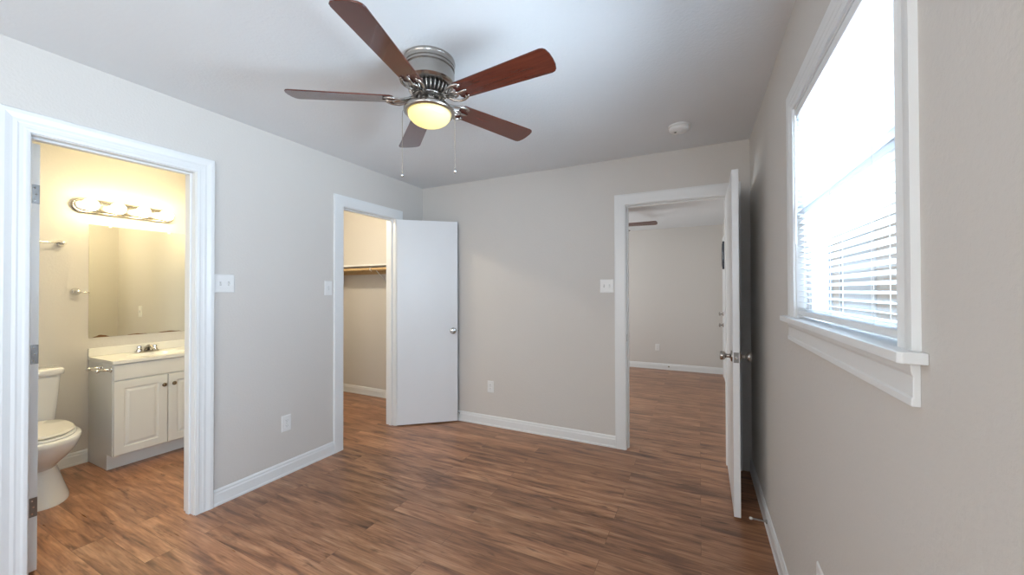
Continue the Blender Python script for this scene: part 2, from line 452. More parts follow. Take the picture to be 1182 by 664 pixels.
def door_leaf(name, w, hgt, t, hinge_pt, ang, z0=0.012, knob_x=None, knob_z=0.925, knob_sides=(-1, 1)):
    """leaf starts at hinge_pt, runs along direction ang"""
    bm = NB(); box(bm, 0.0, w, -t/2, t/2, 0, hgt)
    o = struct(obj(name, bm, DOORM, bevel=0.0015))
    o.location = (hinge_pt[0], hinge_pt[1], z0); o.rotation_euler = (0, 0, ang)
    if knob_x is not None:
        knob_set(o, knob_x, knob_z - z0, t, knob_sides)
        bm = NB(); box(bm, w, w+0.0015, -0.013, 0.013, knob_z-z0-0.03, knob_z-z0+0.03)
        p = obj('latch_plate', bm, DSTEEL, o)
        bm = NB(); lathe(bm, [(0.008, 0), (0.008, 0.008), (0.005, 0.011)], center=(w+0.0015, 0, knob_z-z0), axis='X', seg=14)
        obj('latch_bolt', bm, CHROME, p, smooth=False)
    return o
# main door: hinged at the right jamb, stands open square to the back wall
d = door_leaf('door_1', 0.705, 2.022, 0.035, (0.199, 3.258), -PI/2 - 0.012, knob_x=0.645, knob_z=0.935)
for z in (0.25, 1.02, 1.80): hinge(d, -0.006, 0.022, z)
# closet door
hx, hy = L+0.024, clos_o[1] + 0.004
fx, fy = -2.224, 3.222
ang = math.atan2(fy-hy, fx-hx)
d = door_leaf('door_2', 0.590, 2.020, 0.035, (hx, hy), ang, knob_x=0.545, knob_z=0.925, knob_sides=(-1,))
for z in (0.25, 1.02, 1.80): hinge(d, -0.004, 0.020, z)
# bathroom door: swung into the bathroom, hinge edge towards the room
d = door_leaf('door_3', 0.600, 2.020, 0.035, (-2.822, 0.6045), PI, knob_x=0.545, knob_z=0.925, knob_sides=(-1, 1))
for z in (0.30, 1.02, 1.78):
    bm = NB(); box(bm, -0.002, 0.0, -0.017, 0.008, z-0.045, z+0.045)
    h_ = obj('hinge', bm, DSTEEL, d, bevel=0.0005)
    for dz in (-0.03, 0.0, 0.03):
        bm = NB(); lathe(bm, [(0.0035, 0), (0.0035, -0.001)], center=(-0.002, -0.005 + 0.004*(dz != 0), z+dz), axis='X', seg=10); obj('screw', bm, CHROME, h_)

# door in the right wall of the next room (seen at a glancing angle)
def right_plane(u, d, z): return (R - d, u, z)
bm = NB(); box(bm, R-0.012, R, 5.80, 6.62, 0.01, 2.03)
d4 = struct(obj('door_4', bm, DOORM, bevel=0.002))
bm = NB()
lathe(bm, [(0.13, 0.0), (0.13, 0.026), (0.11, 0.030), (0.11, 0.0)], axis='X', seg=36, cap0=False, cap1=False)
for v in bm.verts: v.co = Vector((R-0.012-v.co.x, 6.21+v.co.y, 1.83 + v.co.z*1.55))
lf = obj('oval_frame', bm, PANEDARK, d4, smooth=True)
bm = NB()
lathe(bm, [(0.0005, 0.006), (0.112, 0.006), (0.112, 0.0), (0.0005, 0.0)], axis='X', seg=36)
for v in bm.verts: v.co = Vector((R-0.012-v.co.x, 6.21+v.co.y, 1.83 + v.co.z*1.55))
obj('pane', bm, PANEDARK, lf)
for zz in (0.80, 0.97):
    bm = NB(); lathe(bm, [(0.03, 0), (0.03, 0.008), (0.012, 0.012), (0.012, 0.035), (0.026, 0.042), (0.026, 0.058), (0.012, 0.064)], axis='X', seg=20)
    for v in bm.verts: v.co = Vector((R-0.012-v.co.x, 6.55+v.co.y, zz + v.co.z))
    obj('door_knob' if zz < 1 else 'deadbolt', bm, NICKEL, d4, smooth=True)
bm = casing_bm(5.80, 6.62, 2.035, right_plane, PLAIN); obj('casing', bm, TRIM, d4)

# ------------------------------------------------------------------ right window
wy0, wy1 = win_y; wz0, wz1 = win_z
bm = NB()   # outer vinyl frame set deep in the wall
fx0, fx1 = R+0.034, R+0.088
box(bm, fx0, fx1, wy0, wy0+0.03, wz0, wz1); box(bm, fx0, fx1, wy1-0.03, wy1, wz0, wz1)
box(bm, fx0, fx1, wy0+0.03, wy1-0.03, wz1-0.03, wz1); box(bm, fx0, fx1, wy0+0.03, wy1-0.03, wz0, wz0+0.012)
w1 = struct(obj('window_1', bm, VINYL, bevel=0.002))
zm = 1.60
def sash(x0, x1, z0, z1):
    bm = NB(); s = 0.035; a, b = wy0+0.03, wy1-0.03
    box(bm, x0, x1, a, a+s, z0, z1); box(bm, x0, x1, b-s, b, z0, z1)
    box(bm, x0, x1, a+s, b-s, z0, z0+0.024); box(bm, x0, x1, a+s, b-s, z1-s, z1)
    o = obj('sash', bm, VINYL, w1, bevel=0.002)
    bm = NB(); xm = (x0+x1)/2; box(bm, xm-0.002, xm+0.002, a+s, b-s, z0+0.024, z1-s)
    obj('pane', bm, GLASS, o)
sash(fx0+0.002, fx0+0.024, wz0+0.012, zm+0.018)
sash(fx0+0.026, fx0+0.048, zm-0.018, wz1-0.03)
bm = NB(); a_, b_ = wy0+0.032, wy1-0.032   # dark insect-screen frame outside the lower sash
box(bm, fx1, fx1+0.008, a_, a_+0.022, wz0+0.012, zm); box(bm, fx1, fx1+0.008, b_-0.022, b_, wz0+0.012, zm)
box(bm, fx1, fx1+0.008, a_+0.022, b_-0.022, wz0+0.012, wz0+0.030); box(bm, fx1, fx1+0.008, a_+0.022, b_-0.022, zm-0.02, zm)
obj('screen_frame', bm, PANEDARK, w1)
WP = [(0.0, 0.0), (0.0, 0.008), (0.010, 0.0115), (0.018, 0.009), (0.026, 0.012), (0.036, 0.010), (0.044, 0.012), (0.056, 0.0125), (0.064, 0.012), (0.066, 0.0)]
st = []
for w, dd in WP: st.append((w, dd))
bm = NB()
far_k = 0.092/0.066
top_k = 0.082/0.066
def wp(k, w, dd):
    return [(R-dd, wy0-w, wz0), (R-dd, wy0-w, wz1+w*top_k), (R-dd, wy1+w*far_k, wz1+w*top_k), (R-dd, wy1+w*far_k, wz0)][k]
rings(bm, [[wp(k, w, dd) for w, dd in WP] for k in range(4)])
obj('casing', bm, TRIM, w1)
bm = NB()   # reveal boards lining the opening
box(bm, R, fx0, wy0, wy0+0.008, wz0, wz1); box(bm, R, fx0, wy1-0.008, wy1, wz0, wz1); box(bm, R, fx0, wy0+0.008, wy1-0.008, wz1-0.008, wz1)
obj('window_reveal', bm, TRIM, w1)
bm = NB()   # stool with horns
nz = 0.299
out = [(nz, 0.868), (nz+0.006, 0.862), (R, 0.862), (R, wy0), (fx0, wy0), (fx0, wy1), (R, wy1), (R, 1.925), (nz+0.012, 1.925), (nz, 1.905)]
rings(bm, [[(x, y, wz0-0.020) for x, y in out], [(x, y, wz0) for x, y in out]])
obj('window_sill', bm, TRIM, w1, bevel=0.002)
AP = [(0.0, 0.0), (0.013, 0.0), (0.013, 0.013), (0.0105, 0.017), (0.0105, 0.052), (0.013, 0.058), (0.015, 0.076), (0.0, 0.076)]
bm = NB()
rings(bm, [[(R-dd, y, wz0-0.020-0.076+z) for dd, z in AP] for y in (0.888, 1.90)])
obj('apron', bm, TRIM, w1, bevel=0.0015)

# the blind
bl = thing('window_blind', 'white mini blind lowered in the window of the right wall', 'window blind', (0.352, (wy0+wy1)/2, wz0))
hw = (wy1-wy0)/2 - 0.014
bm = NB(); box(bm, -0.013, 0.016, -hw, hw, wz1-wz0-0.042, wz1-wz0-0.010); obj('headrail', bm, VINYL, bl, bevel=0.002)
bm = NB()
ns = 35; ztop = wz1-wz0-0.055; zbot = 0.036
for i in range(ns):
    z = zbot + (ztop-zbot)*i/(ns-1)
    tilt = -0.28
    pr = []
    for k in range(5):
        s = (k/4-0.5)*0.025
        zz = z + s*math.sin(tilt) + 0.0016*(1-(2*s/0.025)**2)
        pr.append((s*math.cos(tilt), zz))
    # thin closed slat, tilted with its room edge high
    loop = [(x, zz+0.0003) for x, zz in pr] + [(x, zz-0.0003) for x, zz in reversed(pr)]
    rings(bm, [[(x, y, zz) for x, zz in loop] for y in (-hw, hw-0.004)])
obj('slats', bm, BLIND, bl)
bm = NB(); box(bm, -0.012, 0.012, -hw, hw-0.004, 0.010, 0.028); obj('bottom_rail', bm, VINYL, bl, bevel=0.004)
for yy in (-0.30, 0.0, 0.30):
    bm = NB()
    tube(bm, [(-0.0135, yy, 0.028), (-0.0135, yy, ztop+0.014)], 0.0007, 5); tube(bm, [(0.0135, yy, 0.028), (0.0135, yy, ztop+0.014)], 0.0007, 5)
    obj('ladder_cord', bm, PLASTIC, bl)
bm = NB(); tube(bm, [(-0.02, hw-0.03, ztop+0.012), (-0.021, hw-0.03, 0.28)], 0.003, 8)
obj('tilt_wand', bm, PLASTIC, bl)

# unseen windows added to let light in: simple framed openings
def unseen_window(n, axis, a0, a1, u0, u1, z0, z1, s, face, d):
    bm = NB()
    def bx(ua, ub, za, zb, aa=a0, ab=a1):
        if axis == 'Y': box(bm, ua, ub, aa, ab, za, zb)
        else: box(bm, aa, ab, ua, ub, za, zb)
    bx(u0, u0+s, z0, z1); bx(u1-s, u1, z0, z1); bx(u0+s, u1-s, z0, z0+s); bx(u0+s, u1-s, z1-s, z1)
    zc = (z0+z1)/2; bx(u0+s, u1-s, zc-0.015, zc+0.015)
    w = struct(obj('window_%d' % n, bm, VINYL, bevel=0.002))
    bm2 = NB(); am = (a0+a1)/2
    if axis == 'Y': box(bm2, u0+s, u1-s, am-0.002, am+0.002, z0+s, z1-s)
    else: box(bm2, am-0.002, am+0.002, u0+s, u1-s, z0+s, z1-s)
    obj('pane', bm2, GLASS, w)
    return w
w2 = unseen_window(2, 'Y', YR-0.13, YR-0.08, rear_hole[0], rear_hole[1], rear_hole[2], rear_hole[3], 0.04, YR, 1)  # unseen, added behind the camera as a light source
obj('casing', casing_bm(rear_hole[0], rear_hole[1], rear_hole[3], lambda u, d, z: (u, YR+d, z), PLAIN, z0=rear_hole[2]), TRIM, w2)
bm = NB(); box(bm, rear_hole[0]-0.11, rear_hole[1]+0.11, YR-0.08, YR+0.04, rear_hole[2]-0.02, rear_hole[2]); obj('window_sill', bm, TRIM, w2, bevel=0.003)
w4 = unseen_window(4, 'X', R+0.04, R+0.08, -1.35, -0.45, 1.0, 2.035, 0.04, R, 1)  # unseen, added in the right wall for side light
obj('casing', casing_bm(-1.35, -0.45, 2.035, lambda u, d, z: (R-d, u, z), PLAIN, z0=1.0), TRIM, w4)
w3 = unseen_window(3, 'X', NX-0.09, NX-0.05, 4.45, 5.75, 0.9, 2.0, 0.04, NX, 1)  # unseen, added to bring daylight into the next room

# ------------------------------------------------------------------ outside the right window
bm = NB(); box(bm, 0.5, 14, -8, 12, -0.30, -0.15); o = struct(obj('ground', bm, GRASS))
hs = thing('neighbouring_house', 'pale brick house outside the window, seen through the blind', 'house', (2.3, 9.0, -0.15))
bm = NB()
box(bm, 0.0, 6.0, -7.0, 8.0, 0, 3.05); obj('wall', bm, BRICK, hs)
bm = NB(); box(bm, -0.40, 0.0, -7.3, 8.3, 2.86, 3.04); obj('fascia', bm, FASCIA, hs, bevel=0.01)
bm = NB()
rings(bm, [[(-0.45, y, 3.05), (6.4, y, 3.05), (3.0, y, 4.6)] for y in (-7.4, 8.4)])
obj('roof', bm, simple('grey_shingles', (0.34, 0.34, 0.35), 0.9, noise=0.2, nscale=20), hs)
for yc, hwid, pm in ((-5.0, 0.5, PALEPANE), (-1.0, 0.75, PALEPANE), (0.65, 0.42, PANEDARK), (4.6, 0.6, PALEPANE)):
    bm = NB(); a_, b_ = yc-hwid, yc+hwid
    box(bm, -0.04, 0.0, a_, a_+0.07, 0.8, 2.7); box(bm, -0.04, 0.0, b_-0.07, b_, 0.8, 2.7); box(bm, -0.04, 0.0, a_+0.07, b_-0.07, 0.8, 0.87); box(bm, -0.04, 0.0, a_+0.07, b_-0.07, 2.63, 2.7)
    box(bm, -0.035, -0.013, a_+0.07, b_-0.07, 1.70, 1.76)
    wf = obj('window', bm, VINYL, hs)
    bm = NB(); box(bm, -0.012, 0.0, a_+0.07, b_-0.07, 0.87, 2.63); obj('pane', bm, pm, wf)

# ------------------------------------------------------------------ ceiling fans
FZ = 2.25
def make_fan(loc, ang0, label, group=None):
    """origin on the ceiling (z=0); blades 0.19 below"""
    t = thing('ceiling_fan', label, 'ceiling fan', loc, 0, group)
    bm = NB()
    lathe(bm, [(0.122, 0.0), (0.124, -0.012), (0.121, -0.018), (0.121, -0.030), (0.1165, -0.032), (0.1165, -0.036), (0.121, -0.038), (0.121, -0.046), (0.1165, -0.048), (0.1165, -0.052), (0.120, -0.060), (0.120, -0.110), (0.108, -0.122), (0.095, -0.126)], seg=48)
    obj('motor_housing', bm, NICKEL, t, smooth=True, autos=0.55)
    # vented lower shell: ribs around a dark core
    bm = NB(); lathe(bm, [(0.078, -0.124), (0.078, -0.150), (0.058, -0.178)], seg=32); core = obj('motor_core', bm, DARKHOLE, t, smooth=True)
    bm = NB()
    for i in range(30):
        a = 2*PI*i/30; Mz = Matrix.Rotation(a, 4, 'Z')
        pts = [Vector((0.094, 0, -0.125)), Vector((0.098, 0, -0.142)), Vector((0.088, 0, -0.160)), Vector((0.066, 0, -0.176))]
        tube(bm, [Mz @ p for p in pts], 0.004, 6)
    lathe(bm, [(0.064, -0.172), (0.074, -0.172), (0.074, -0.180), (0.064, -0.180)], seg=36, cap0=False, cap1=False)
    obj('vent_ribs', bm, NICKEL, core, smooth=True)
    bm = NB(); lathe(bm, [(0.058, -0.176), (0.048, -0.182), (0.048, -0.215), (0.056, -0.222)], seg=36); obj('switch_housing', bm, NICKEL, t, smooth=True, autos=0.6)
    bm = NB()
    lathe(bm, [(0.050, -0.216), (0.085, -0.221), (0.114, -0.232), (0.122, -0.243), (0.121, -0.252), (0.110, -0.257), (0.101, -0.255), (0.101, -0.246)], seg=48, cap1=False)
    obj('light_fitter', bm, NICKEL, t, smooth=True)
    bm = NB()
    pr = [(0.100, -0.250), (0.101, -0.256)]
    for k in range(1, 9):
        a = k/8*PI/2; pr.append((max(0.103*math.cos(a), 0.0008), -0.256-0.062*math.sin(a)))
    lathe(bm, pr, seg=48)
    g = obj('glass_bowl', bm, BOWL, t, smooth=True); g['label'] = 'lit yellow frosted glass bowl'
    for i in range(5):
        a = ang0 + i*2*PI/5
        e = bpy.data.objects.new('blade', None)
        # blade board
        bm = NB()
        outline = []
        r0, r1 = 0.165, 0.646
        w0, w1_ = 0.052, 0.067
        outline += [(r0, -w0*0.72), (r0+0.012, -w0)]
        outline += [(r1-0.026, -w1_), (r1-0.012, -w1_+0.004), (r1-0.003, -w1_+0.014), (r1+0.004, -0.03), (r1+0.006, 0), (r1+0.004, 0.03), (r1-0.003, w1_-0.014), (r1-0.012, w1_-0.004), (r1-0.026, w1_)]
        outline += [(r0+0.012, w0), (r0, w0*0.72)]
        rings(bm, [[(x, y, z) for x, y in outline] for z in (-0.003, 0.003)])
        o = obj('blade', bm, BLADE, t, bevel=0.0015)
        o.location = (0, 0, -0.190)
        o.rotation_euler = (Matrix.Rotation(a, 4, 'Z') @ Matrix.Rotation(math.radians(-11), 4, 'X')).to_euler()
        # scrolled iron under the blade
        bm = NB()
        for s in (-1, 1):
            tube(bm, [(0.066, s*0.012, 0.012), (0.100, s*0.016, 0.000), (0.125, s*0.034, -0.010), (0.150, s*0.047, -0.012), (0.176, s*0.050, -0.010), (0.200, s*0.044, -0.007), (0.212, s*0.034, -0.006)], 0.006, 8, radii=[0.007, 0.0065, 0.006, 0.006, 0.0065, 0.006, 0.003])
            tube(bm, [(0.100, s*0.016, 0.0), (0.128, s*0.008, -0.010), (0.150, s*0.020, -0.012), (0.166, s*0.014, -0.012), (0.176, 0.0, -0.011)], 0.005, 8)
        tube(bm, [(0.066, 0, 0.012), (0.110, 0, -0.002), (0.150, 0, -0.011), (0.195, 0, -0.009), (0.222, 0, -0.006)], 0.006, 8, radii=[0.010, 0.008, 0.006, 0.008, 0.003])
        for p in ((0.185, 0.0), (0.196, 0.036), (0.196, -0.036)):
            sphere(bm, (p[0], p[1], -0.010), 0.007, 10, 6, sz=0.5)
        obj('blade_iron', bm, NICKEL, o, smooth=True)
        bpy.data.objects.remove(e)
    return t
fan = make_fan((-1.165, 1.462, H), math.radians(-4.0), 'five-blade hugger ceiling fan with lit yellow bowl in the bedroom')
for (px, py, zb) in ((-1.264, 1.419, 1.885), (-1.080, 1.511, 1.905)):
    lx, ly = px+1.165, py-1.462
    bm = NB()
    n = 60; z0 = -0.245; z1 = zb - H + 0.02
    k = math.hypot(lx, ly)
    tube(bm, [(lx*0.5, ly*0.5, -0.205), (lx*1.0, ly*1.0, -0.226), (lx*1.22, ly*1.22, -0.236), (lx*1.24, ly*1.24, -0.26), (lx*1.24, ly*1.24, z1)], 0.0013, 6)
    for i in range(n):
        z = -0.26 + (z1+0.26)*i/(n-1)
        bmesh.ops.create_icosphere(bm, subdivisions=1, radius=0.0021, matrix=Matrix.Translation((lx*1.24, ly*1.24, z)))
    c = obj('pull_chain', bm, NICKEL, fan)
    bm = NB(); lathe(bm, [(0.002, 0), (0.0045, -0.004), (0.0065, -0.014), (0.0060, -0.020), (0.002, -0.025)], center=(lx*1.24, ly*1.24, z1), seg=14)
    obj('pendant', bm, CHROME, c, smooth=True)
# fan of the next room (one blade shows through the doorway)
f2 = copy_tree(fan)
f2.location = (-1.118, 5.06, NH)
f2['label'] = 'ceiling fan in the next room, only one dark blade tip showing through the doorway'
f2.rotation_euler = (0, 0, math.radians(4.0 + 2))

# smoke detector
t = thing('smoke_detector', 'round white smoke detector on the bedroom ceiling near the door', 'smoke detector', (-0.115, 2.795, H))
bm = NB(); lathe(bm, [(0.070, 0.0), (0.070, -0.010), (0.064, -0.012)], seg=40); obj('mounting_plate', bm, PLASTIC, t, smooth=True, autos=0.6)
bm = NB(); lathe(bm, [(0.060, -0.010), (0.064, -0.016), (0.063, -0.028), (0.055, -0.036), (0.036, -0.039), (0.034, -0.036), (0.018, -0.036), (0.016, -0.040), (0.003, -0.041)], seg=40)
cv = obj('cover', bm, PLASTIC, t, smooth=True, autos=0.8)
bm = NB(); box(bm, -0.030, -0.018, -0.004, 0.004, -0.0415, -0.037)
obj('test_button', bm, PLASTIC_D, cv)

# ------------------------------------------------------------------ switches and outlets (local: face in x-z plane, front is -y)
def plate_bm(w, h):
    bm = NB()
    rs = []
    for k, (s, y) in enumerate([(1.0, 0.0), (1.0, -0.003), (0.93, -0.006)]):
        a, b = w/2*s if s == 1 else w/2-0.005, h/2*s if s == 1 else h/2-0.005
        rs.append([(-a, y, -b), (a, y, -b), (a, y, b), (-a, y, b)])
    rings(bm, rs); return bm
def switch(loc, rz, label, gangs=1):
    t = thing('light_switch', label, 'light switch', loc, rz)
    w = 0.070 if gangs == 1 else 0.116
    p = obj('plate', plate_bm(w, 0.115), PLASTIC, t, bevel=0.001)
    for g in range(gangs):
        cx = 0 if gangs == 1 else (-0.023 + 0.046*g)
        bm = NB(); box(bm, cx-0.005, cx+0.005, -0.0066, -0.0055, -0.012, 0.012)
        s = obj('switch_slot', bm, SLOTM, p)
        bm = NB(); d = 1 if g == 0 else -1
        vs = [(cx-0.0035, -0.006, -0.009), (cx+0.0035, -0.006, -0.009), (cx+0.0035, -0.006, 0.009), (cx-0.0035, -0.006, 0.009)]
        tip = [(cx-0.003, -0.017, 0.003*d-0.003+0.004*d), (cx+0.003, -0.017, 0.003*d-0.003+0.004*d), (cx+0.003, -0.017, 0.003*d+0.003+0.004*d), (cx-0.003, -0.017, 0.003*d+0.003+0.004*d)]
        rings(bm, [vs, tip]); obj('toggle', bm, PLASTIC, t, bevel=0.0006)
        for zz in (-0.03, 0.03):
            bm = NB(); lathe(bm, [(0.003, 0), (0.0025, -0.0012)], center=(cx, -0.006, zz), axis='Y', seg=10); obj('screw', bm, PLASTIC, p)
    return t
def outlet(loc, rz, label, big=1.0):
    t = thing('wall_outlet', label, 'wall outlet', loc, rz)
    p = obj('plate', plate_bm(0.070*big, 0.115*big), PLASTIC, t, bevel=0.001)
    for s in (-1, 1):
        bm = NB()
        n = 20; rr = []
        for (k, y) in ((1.0, -0.0055), (1.0, -0.0075), (0.93, -0.0085)):
            rr.append([(0.0165*k*max(-0.86, min(0.86, math.cos(2*PI*i/n)))/0.86, y, s*0.0195 + 0.0165*k*max(-0.8, min(0.8, math.sin(2*PI*i/n)))) for i in range(n)])
        rings(bm, rr); rc = obj('receptacle', bm, PLASTIC, p)
        bm = NB()
        for sx in (-0.0065, 0.0065): box(bm, sx-0.001, sx+0.001, -0.0088, -0.0080, s*0.0195-0.001, s*0.0195+0.007)
        lathe(bm, [(0.0022, -0.008), (0.0022, -0.0088)], center=(0, 0, s*0.0195-0.007), axis='Y', seg=10)
        obj('slot', bm, PLASTIC_D, rc)
    bm = NB(); lathe(bm, [(0.003, 0), (0.0025, -0.0012)], center=(0, -0.006, 0), axis='Y', seg=10); obj('screw', bm, STEEL, p)
    return t
# front is local -y; rotation +90deg turns -y to +x
switch((L, 1.343, 1.378), PI/2, 'double light switch on the left wall beside the bathroom doorway', 2)
switch((L, 2.093, 1.354), PI/2, 'single light switch on the left wall beside the closet doorway', 1)
switch((-0.708, B, 1.366), 0, 'double light switch on the back wall left of the open doorway', 2)
outlet((L, 1.747, 0.372), PI/2, 'white outlet low on the left wall between bathroom and closet doorways')
outlet((-1.850, B, 0.383), 0, 'white outlet low on the back wall right of the closet door')
outlet((-0.640, NY, 0.366), 0, 'small white outlet low on the far wall of the next room')
outlet((R, 1.505, 0.395), -PI/2, 'white outlet low on the right wall under the window', 1.0)
# switch on the bathroom's right wall, seen in the mirror
switch((-3.35, BY, 1.12), 0, 'light switch seen in the bathroom mirror', 1)

# door stops
def doorstop(loc, rz, length, label):
    t = thing('door_stop', label, 'door stop', loc, rz)
    bm = NB(); lathe(bm, [(0.011, 0), (0.011, -0.004), (0.006, -0.007), (0.004, -0.010)], axis='Y', seg=16); obj('base', bm, STEEL, t, smooth=True)
    bm = NB(); pts = []
    n = int(length/0.0028)*8
    for i in range(n+1):
        a = 2*PI*i/8; pts.append((0.0042*math.cos(a), -0.008-(length-0.018)*i/n, 0.0042*math.sin(a)))
    tube(bm, pts, 0.0011, 5); obj('spring', bm, STEEL, t, smooth=True)
    bm = NB(); lathe(bm, [(0.005, -length+0.012), (0.0075, -length+0.008), (0.0075, -length), (0.004, -length-0.003)], axis='Y', seg=16); tip = obj('rubber_tip', bm, RUBBER, t, smooth=True)
    tip['label'] = 'white rubber tip'
    return t
doorstop((R-0.012, 2.50, 0.052), -PI/2, 0.080, 'white-tipped spring door stop on the right baseboard behind the open door')
doorstop((-2.215, B-0.012, 0.075), 0, 0.022, 'small door stop on the back baseboard beside the closet door')
t = thing('coaxial_cable_stub', 'dark cable fitting on the far baseboard of the next room', 'cable fitting', (-0.464, NY-0.012, 0.055))
bm = NB(); lathe(bm, [(0.012, 0), (0.012, -0.006), (0.006, -0.008), (0.006, -0.03), (0.002, -0.032)], axis='Y', seg=14); obj('connector', bm, BRONZE, t, smooth=True)

# ------------------------------------------------------------------ bathroom
# vanity cabinet
VX, VY0, VY1 = -3.85, 1.20, BY-0.003
v = thing('vanity_cabinet', 'white bathroom vanity cabinet with raised-panel doors', 'cabinet', (BX, VY0, 0))
def rel(bm):
    for vv in bm.verts: vv.co -= Vector((BX, VY0, 0))
    return bm
bm = NB()
box(bm, BX+0.004, VX-0.018, VY0, VY0+0.015, 0.115, 0.795); box(bm, BX+0.004, VX-0.105, VY0, VY0+0.015, 0.0, 0.115)
box(bm, BX+0.004, VX-0.018, VY1-0.015, VY1, 0.0, 0.795); box(bm, BX+0.004, VX-0.018, VY0+0.015, VY1-0.015, 0.115, 0.13)
box(bm, VX-0.036, VX-0.018, VY0+0.015, VY1-0.015, 0.13, 0.795)
obj('body', rel(bm), VAN, v)
bm = NB(); box(bm, VX-0.12, VX-0.104, VY0-0.001, VY1, 0.0, 0.113); obj('toe_kick', rel(bm), VAN, v)
def panel(y0, y1, z0, z1, raised=True):
    bm = NB(); x = VX
    def rc(i, dx): return [(x+dx, y0+i, z0+i), (x+dx, y1-i, z0+i), (x+dx, y1-i, z1-i), (x+dx, y0+i, z1-i)]
    rs = [rc(0, -0.018), rc(0, -0.003), rc(0.003, 0.0)]
    if raised: rs += [rc(0.055, 0.0), rc(0.060, -0.005), rc(0.068, -0.006), rc(0.085, -0.0005), rc(0.088, -0.0005)]
    rings(bm, rs); return rel(bm)
obj('false_drawer_front', panel(VY0+0.002, VY1-0.002, 0.672, 0.788, False), VAN, v)
ym = 1.520
for (a, b, ky) in ((VY0+0.004, ym-0.0025, ym-0.030), (ym+0.0025, VY1-0.004, ym+0.034)):
    dd = obj('door', panel(a, b, 0.118, 0.664), VAN, v)
    bm = NB(); lathe(bm, [(0.006, 0), (0.005, 0.010), (0.013, 0.014), (0.0155, 0.020), (0.012, 0.026), (0.003, 0.028)], center=(VX, ky, 0.585), axis='X', seg=18)
    kk = obj('knob', rel(bm), BRONZE, dd, smooth=True); kk['label'] = 'small dark bronze knob'
# top with integral bowl and backsplash
vt = thing('bathroom_sink', 'cream cultured marble sink top with backsplash on the vanity', 'sink', (BX, VY0, 0.795))
bm = NB()
x0, x1, y0, y1 = BX, VX+0.012, VY0-0.006, BY
zt, zb = 0.818, 0.795
cx, cy, ax_, ay = -4.03, 1.52, 0.130, 0.190
n = 32
rect = []
for i in range(n):
    a = 2*PI*i/n; ca, sa = math.cos(a), math.sin(a)
    tmax = min(((x1 if ca > 0 else x0)-cx)/ca if abs(ca) > 1e-6 else 9, ((y1 if sa > 0 else y0)-cy)/sa if abs(sa) > 1e-6 else 9)
    rect.append((cx+ca*tmax, cy+sa*tmax))
# snap the closest rays onto the corners
for (qx, qy) in ((x0, y0), (x1, y0), (x1, y1), (x0, y1)):
    k = min(range(n), key=lambda i: (rect[i][0]-qx)**2+(rect[i][1]-qy)**2); rect[k] = (qx, qy)
rs = [[(x, y, zb) for x, y in rect], [(x, y, zt) for x, y in rect]]
for k, dz in ((1.0, 0.0), (0.94, -0.012), (0.80, -0.050), (0.55, -0.085), (0.15, -0.100)):
    rs.append([(cx+ax_*k*math.cos(2*PI*i/n), cy+ay*k*math.sin(2*PI*i/n), zt+dz) for i in range(n)])
rings(bm, rs)
for vv in bm.verts: vv.co -= Vector((BX, VY0, 0.795))
obj('counter', bm, TOPM, vt, smooth=True, autos=0.5)
bm = NB(); box(bm, 0, 0.018, y0-VY0, y1-VY0, 0.0232, 0.088); obj('backsplash', bm, TOPM, vt, bevel=0.003)
# faucet
fa = thing('faucet', 'small metal two-handle faucet on the vanity top', 'faucet', (-4.215, 1.52, 0.818))
bm = NB()
pr = [(-0.022, -0.075), (0.022, -0.075), (0.028, -0.06), (0.028, 0.06), (0.022, 0.075), (-0.022, 0.075), (-0.028, 0.06), (-0.028, -0.06)]
rings(bm, [[(x, y, 0) for x, y in pr], [(x*0.9, y*0.97, 0.012) for x, y in pr]]); obj('base_plate', bm, NICKEL, fa, bevel=0.003)
bm = NB(); tube(bm, [(-0.005, 0, 0.01), (0.0, 0, 0.035), (0.03, 0, 0.050), (0.075, 0, 0.048), (0.105, 0, 0.032)], 0.012, 12, radii=[0.020, 0.018, 0.015, 0.012, 0.010]); obj('spout', bm, NICKEL, fa, smooth=True)
for s in (-1, 1):
    bm = NB(); lathe(bm, [(0.021, 0.010), (0.019, 0.022), (0.013, 0.032), (0.016, 0.040), (0.014, 0.052), (0.004, 0.055)], center=(0, s*0.051, 0), seg=8); obj('handle', bm, NICKEL, fa)
# mirror
bm = NB(); box(bm, 0, 0.005, 0, 0.635, 0, 0.895)
mi = obj('mirror_glass', bm, MIRROR)
mt = thing('bathroom_mirror', 'frameless wall mirror above the bathroom vanity', 'mirror', (BX, 1.195, 0.965))
mi.parent = mt
random.seed(3)
RUST = simple('rust_brown_spots', (0.16, 0.07, 0.02), 0.8, noise=0.3, nscale=60)
for (ya, yb, h0) in ((0.02, 0.12, 0.022), (0.22, 0.36, 0.007), (0.42, 0.60, 0.010)):
    bm = NB(); npt = 8
    loop = [(ya, 0.0), (yb, 0.0)] + [(yb-(yb-ya)*i/npt, 0.002 + h0*math.sin(PI*i/npt)*random.uniform(0.5, 1)) for i in range(1, npt)]
    rings(bm, [[(x, y, z) for y, z in loop] for x in (0.005, 0.0056)])
    rst = obj('rust_spot', bm, RUST, mt); rst['label'] = 'brown rusted lower edge'
for yy, zz in ((0.12, 0.892), (0.50, 0.892)):
    bm = NB(); box(bm, 0.0, 0.008, yy-0.009, yy+0.009, zz-0.008, zz+0.010); obj('mirror_clip', bm, PLASTIC, mt)
